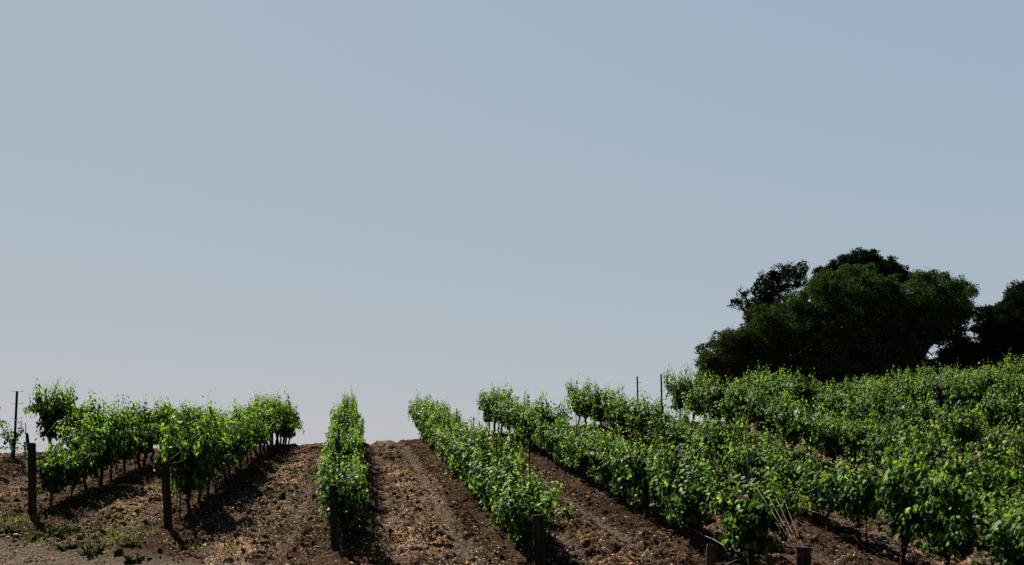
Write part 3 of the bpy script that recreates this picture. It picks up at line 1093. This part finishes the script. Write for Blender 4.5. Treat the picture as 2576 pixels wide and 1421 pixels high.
# pale stones
for k, (cx, cy, s) in enumerate(((20, 1238, 0.055), (120, 1235, 0.065), (60, 1243, 0.035))):
    X, Y, D = from_px(*C1(cx, cy))
    bmv = rng.normal(0, 1, (60, 3))
    bmv /= np.linalg.norm(bmv, axis=1, keepdims=True)
    import bmesh
    bm = bmesh.new()
    for v in bmv * rng.uniform(0.8, 1.1, (60, 1)) * np.array([s, s * 0.7, s * 0.45]):
        bm.verts.new(v)
    bmesh.ops.convex_hull(bm, input=bm.verts)
    me = bpy.data.meshes.new('pale_stone')
    bm.to_mesh(me)
    bm.free()
    me.materials.append(M_STONE)
    o = bpy.data.objects.new('stone', me)
    C.objects.link(o)
    o.location = (X, Y, ground_z(X, Y) + 0.01)
    tag(o, ('pale flat stone at the frame edge by the weeds', 'larger pale stone past the first weed tuft', 'smallest pale stone between two others')[k], 'stone', 'pale stones at the weedy corner')


# ------------------------------------------------------------------ oaks
def oak_leaves(lumps, depth_of, per, size, m, name):
    """lumps: (photo px, py, radius px, depth offset); leaves gather in twig clusters through each lump"""
    Ps, Ns = [], []
    for (px, py, rp, D) in lumps:
        r = rp * D / F
        X, Y = at_depth(px, D)
        c = np.array([X, Y, EYE + D * (HZ - py) / F])
        nsub = int(13 + 25 * (r / 1.2) ** 1.6)
        dirs = rng.normal(0, 1, (nsub, 3))
        dirs /= np.linalg.norm(dirs, axis=1, keepdims=True)
        rad = r * (0.45 + 0.55 * rng.random(nsub) ** 0.45) * rng.uniform(0.85, 1.12, nsub)
        spr = rng.random(nsub) < 0.2                     # sprays that stick out of the outline
        rad = np.where(spr, r * rng.uniform(1.0, 1.32, nsub), rad)
        sub = c + dirs * rad[:, None] * np.array([1.0, 1.0, 0.9])
        n = int(per * (r / 1.2) ** 2)
        k = rng.integers(0, nsub, n)
        rs_ = rng.uniform(0.22, 0.5, nsub) * min(1.0, 0.45 + 0.5 * r)      # each twig cluster is a small rounded tuft
        d2 = rng.normal(0, 1, (n, 3)) + dirs[k] * 0.6 + np.array([0, 0, 0.45])
        d2 /= np.linalg.norm(d2, axis=1, keepdims=True)
        off = d2 * (rs_[k] * rng.uniform(0.55, 1.1, n))[:, None] * np.array([1.15, 1.15, 0.8]) + rng.normal(0, 0.05, (n, 3))
        Ps.append(sub[k] + off)
        Ns.append(d2 * 0.9 + rng.normal(0, 0.5, (n, 3)) + np.array([0, 0, 0.3]))
    P, Nn = np.concatenate(Ps), np.concatenate(Ns)
    n = len(P)
    Nn /= np.linalg.norm(Nn, axis=1, keepdims=True)
    t = rng.normal(0, 1, (n, 3))
    t -= Nn * (t * Nn).sum(1, keepdims=True)
    t /= np.linalg.norm(t, axis=1, keepdims=True)
    b = np.cross(Nn, t)
    L = rng.uniform(0.6, 1.2, n)[:, None] * size
    W = L * rng.uniform(0.4, 0.65, n)[:, None]
    V = np.stack([P - t * L, P - b * W + Nn * W * 0.25, P + t * L, P + b * W + Nn * W * 0.25], 1).reshape(-1, 3)
    f = np.arange(4 * n)
    return mesh_np(name, V, f, np.full(n, 4), m, False, {'tip': np.repeat(rng.random(n) ** 2, 4)})


def T(cx, cy, r, D):
    """crop pixel of the tree study to photo pixels"""
    return (1728.8 + 0.3286 * cx, 597.2 + 0.3286 * cy, r * 0.3286, D)


def branch_path(a, b, wig, n=6):
    """a gently bending path from a to b"""
    a, b = Vector(a), Vector(b)
    L = (b - a).length
    d = (b - a).normalized()
    u = d.cross(Vector((0.3, 0.2, 1))).normalized()
    v = d.cross(u)
    ph = [random.uniform(0, 6.28) for _ in range(4)]
    k1, k2 = random.uniform(3, 5), random.uniform(6, 9)
    pts = []
    for i in range(n + 1):
        t = i / n
        e = math.sin(t * math.pi)
        p = a.lerp(b, t) + (u * (math.sin(k1 * t + ph[0]) + 0.5 * math.sin(k2 * t + ph[1]))
                            + v * (math.sin(k1 * t + ph[2]) + 0.5 * math.sin(k2 * t + ph[3]))) * (wig * L * e * 1.3)
        p.z += e * 0.06 * L
        pts.append(p)
    return pts


def oak(name, lumps, base_px, D, trunk_r, mats, label, per, size, fork=1.6, twigs=()):
    """a tapered trunk with limbs to the lumps, and a crown of small leaves"""
    X, Y = at_depth(base_px, D)
    z = float(base_z(X, Y))
    root = empty(name, (X, Y, z))
    inv = Matrix.Translation((-X, -Y, -z))
    b = MB()
    base = Vector((X, Y, z - 0.4))
    fk = Vector((X + random.uniform(-.3, .3), Y, z + fork))
    b.tube(branch_path(base, fk, 0.03), [trunk_r * (1.35 - 0.07 * i) for i in range(7)], 10, wob=0.06)
    for (px, py, rp, d) in lumps[::2] if len(lumps) > 14 else lumps:
        lx, ly = at_depth(px, d)
        e = Vector((lx, ly, EYE + d * (HZ - py) / F))
        n = 7
        r0 = trunk_r * random.uniform(0.35, 0.6)
        path = branch_path(fk + Vector((0, 0, random.uniform(-.4, .1))), e, 0.05, n)
        b.tube(path, [max(0.02, r0 * (1 - 0.88 * i / n)) for i in range(n + 1)], 7, wob=0.08)
        for t_ in range(3):
            s = path[random.randint(3, n - 1)]
            dv = Vector((random.gauss(0, 1), random.gauss(0, 1), random.gauss(0.4, .7))).normalized()
            b.tube(branch_path(s, s + dv * rp * d / F * 0.8, 0.08, 4), [0.045, 0.04, 0.03, 0.02, 0.01], 5)
    for (a, e) in twigs:
        ax, ay = at_depth(a[0], a[2])
        ex, ey = at_depth(e[0], e[2])
        p0 = Vector((ax, ay, EYE + a[2] * (HZ - a[1]) / F))
        p1 = Vector((ex, ey, EYE + e[2] * (HZ - e[1]) / F))
        r0 = a[3]
        path = branch_path(p0, p1, 0.06, 10)
        b.tube(path, [r0 * (1 - 0.8 * i / 10) for i in range(11)], 6)
        for k in range(4):
            s = path[random.randint(3, 10)]
            dv = Vector((random.gauss(0, .8), random.gauss(0, .8), random.gauss(0.7, .6))).normalized()
            L = (p1 - p0).length * 0.3
            b.tube(branch_path(s, s + dv * L, 0.1, 4), [r0 * 0.3, r0 * 0.26, r0 * 0.2, r0 * 0.14, r0 * 0.08], 5)
    me = b.mesh('trunk', M_OAKBARK)
    me.transform(inv)
    link(bpy.data.objects.new('trunk', me), root)
    cm = oak_leaves(lumps, None, per, size, mats, 'crown')
    cm.transform(inv)
    link(bpy.data.objects.new('crown', cm), root)
    tag(root, label, 'tree', 'oaks behind the vineyard crest')
    return root


def thick(lst, D, spread):
    """give an outline of lumps real depth: each lump again further in front and behind"""
    out = []
    for (cx, cy, r) in lst:
        for q in range(3):
            d = D + (q - 1) * spread * random.uniform(0.6, 1.1)
            k = 1.0 if q == 1 else 0.86
            out.append(T(cx + random.uniform(-20, 20), cy + (random.uniform(0, 30) if q != 1 else 0), r * k, d))
    return out


main = [(950, 480, 135), (1120, 400, 135), (1300, 370, 140), (1480, 440, 150), (1690, 470, 150), (1880, 440, 130), (2040, 500, 105),
        (850, 630, 125), (1030, 640, 170), (1250, 620, 190), (1500, 640, 180), (1760, 610, 160), (1960, 600, 130), (2110, 560, 70),
        (840, 790, 105), (1080, 830, 150), (1330, 860, 160), (1230, 960, 150), (960, 960, 110), (1500, 830, 120), (1480, 980, 110), (1080, 980, 140), (1650, 960, 90), (1600, 880, 70), (1350, 1020, 150), (1200, 1060, 140), (1000, 1080, 130), (1550, 1060, 120), (1700, 750, 105), (1600, 830, 105), (1870, 730, 90), (2010, 710, 85), (1690, 850, 45),
        (1790, 300, 48), (1880, 300, 38), (1950, 300, 34), (2090, 350, 42), (2150, 400, 42), (2020, 370, 45), (1010, 340, 60), (1230, 270, 60)]
oak('oak_tree', thick(main, 70, 3.2), 1728.8 + .3286 * 1450, 70, 0.5, M_OAK,
    'broad dome-shaped green oak, the largest tree on the skyline', 4300, 0.085, 2.2,
    twigs=[((2210, 905, 70, 0.16), (2300, 860, 69, 0)), ((2300, 860, 69, 0.13), (2345, 895, 69, 0)), ((2270, 870, 69, 0.12), (2340, 838, 69, 0)),
           ((2330, 780, 70, 0.035), (2345, 682, 70, 0)), ((2370, 760, 70, 0.035), (2385, 690, 70, 0)), ((2400, 760, 70, 0.035), (2420, 700, 70, 0)),
           ((2400, 780, 70, 0.035), (2445, 705, 70, 0)), ((2380, 800, 70, 0.035), (2452, 735, 70, 0))])
back = [(1010, 255, 40), (1080, 270, 55), (1180, 200, 75), (1290, 165, 75), (1400, 160, 70), (1240, 280, 100), (1420, 280, 110), (1540, 230, 75),
        (1610, 290, 75), (1680, 310, 45), (1350, 380, 150), (1250, 600, 200), (1400, 800, 200)]
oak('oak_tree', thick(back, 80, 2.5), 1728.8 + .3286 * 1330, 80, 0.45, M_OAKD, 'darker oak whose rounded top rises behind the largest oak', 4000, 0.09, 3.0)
spars = [(840, 262, 62), (770, 265, 50), (700, 280, 55), (600, 340, 60), (690, 360, 65), (560, 400, 55), (870, 335, 35), (800, 350, 45), (630, 440, 65), (740, 440, 50),
         (520, 500, 55), (380, 510, 38), (430, 430, 28), (480, 560, 55), (600, 540, 70), (520, 640, 60), (690, 540, 80), (640, 700, 130)]
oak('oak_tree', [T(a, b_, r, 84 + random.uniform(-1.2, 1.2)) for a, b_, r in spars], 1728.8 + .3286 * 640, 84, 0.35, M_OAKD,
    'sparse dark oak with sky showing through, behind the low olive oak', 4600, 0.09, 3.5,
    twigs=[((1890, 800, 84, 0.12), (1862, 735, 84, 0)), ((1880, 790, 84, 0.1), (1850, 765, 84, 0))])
low = [(190, 880, 95), (300, 800, 90), (400, 790, 90), (130, 940, 55), (160, 1040, 75), (290, 980, 130), (470, 720, 60), (480, 880, 140), (590, 640, 95), (690, 600, 80),
       (620, 780, 130), (720, 760, 110), (640, 950, 130), (760, 930, 90), (450, 1040, 110), (560, 560, 50), (800, 1040, 90), (300, 740, 30), (250, 1090, 80)]
oak('oak_tree', thick(low, 66, 2.2), 1728.8 + .3286 * 480, 66, 0.35, M_OAKO, 'low olive-green oak sloping down to the vines, first of the group', 4200, 0.08, 1.5)
right = [(2560, 440, 95), (2490, 540, 100), (2390, 570, 55), (2300, 570, 45), (2230, 580, 40), (2370, 680, 105), (2510, 720, 150), (2240, 700, 50), (2640, 560, 150),
         (2360, 840, 140), (2540, 880, 120), (2170, 860, 75), (2230, 900, 90), (2000, 960, 70), (2100, 960, 80), (1900, 985, 60), (1960, 900, 40), (2090, 790, 50), (2070, 860, 60), (1830, 1000, 70), (1990, 840, 25), (1760, 970, 60), (2720, 480, 150), (2760, 700, 200), (2640, 380, 80)]
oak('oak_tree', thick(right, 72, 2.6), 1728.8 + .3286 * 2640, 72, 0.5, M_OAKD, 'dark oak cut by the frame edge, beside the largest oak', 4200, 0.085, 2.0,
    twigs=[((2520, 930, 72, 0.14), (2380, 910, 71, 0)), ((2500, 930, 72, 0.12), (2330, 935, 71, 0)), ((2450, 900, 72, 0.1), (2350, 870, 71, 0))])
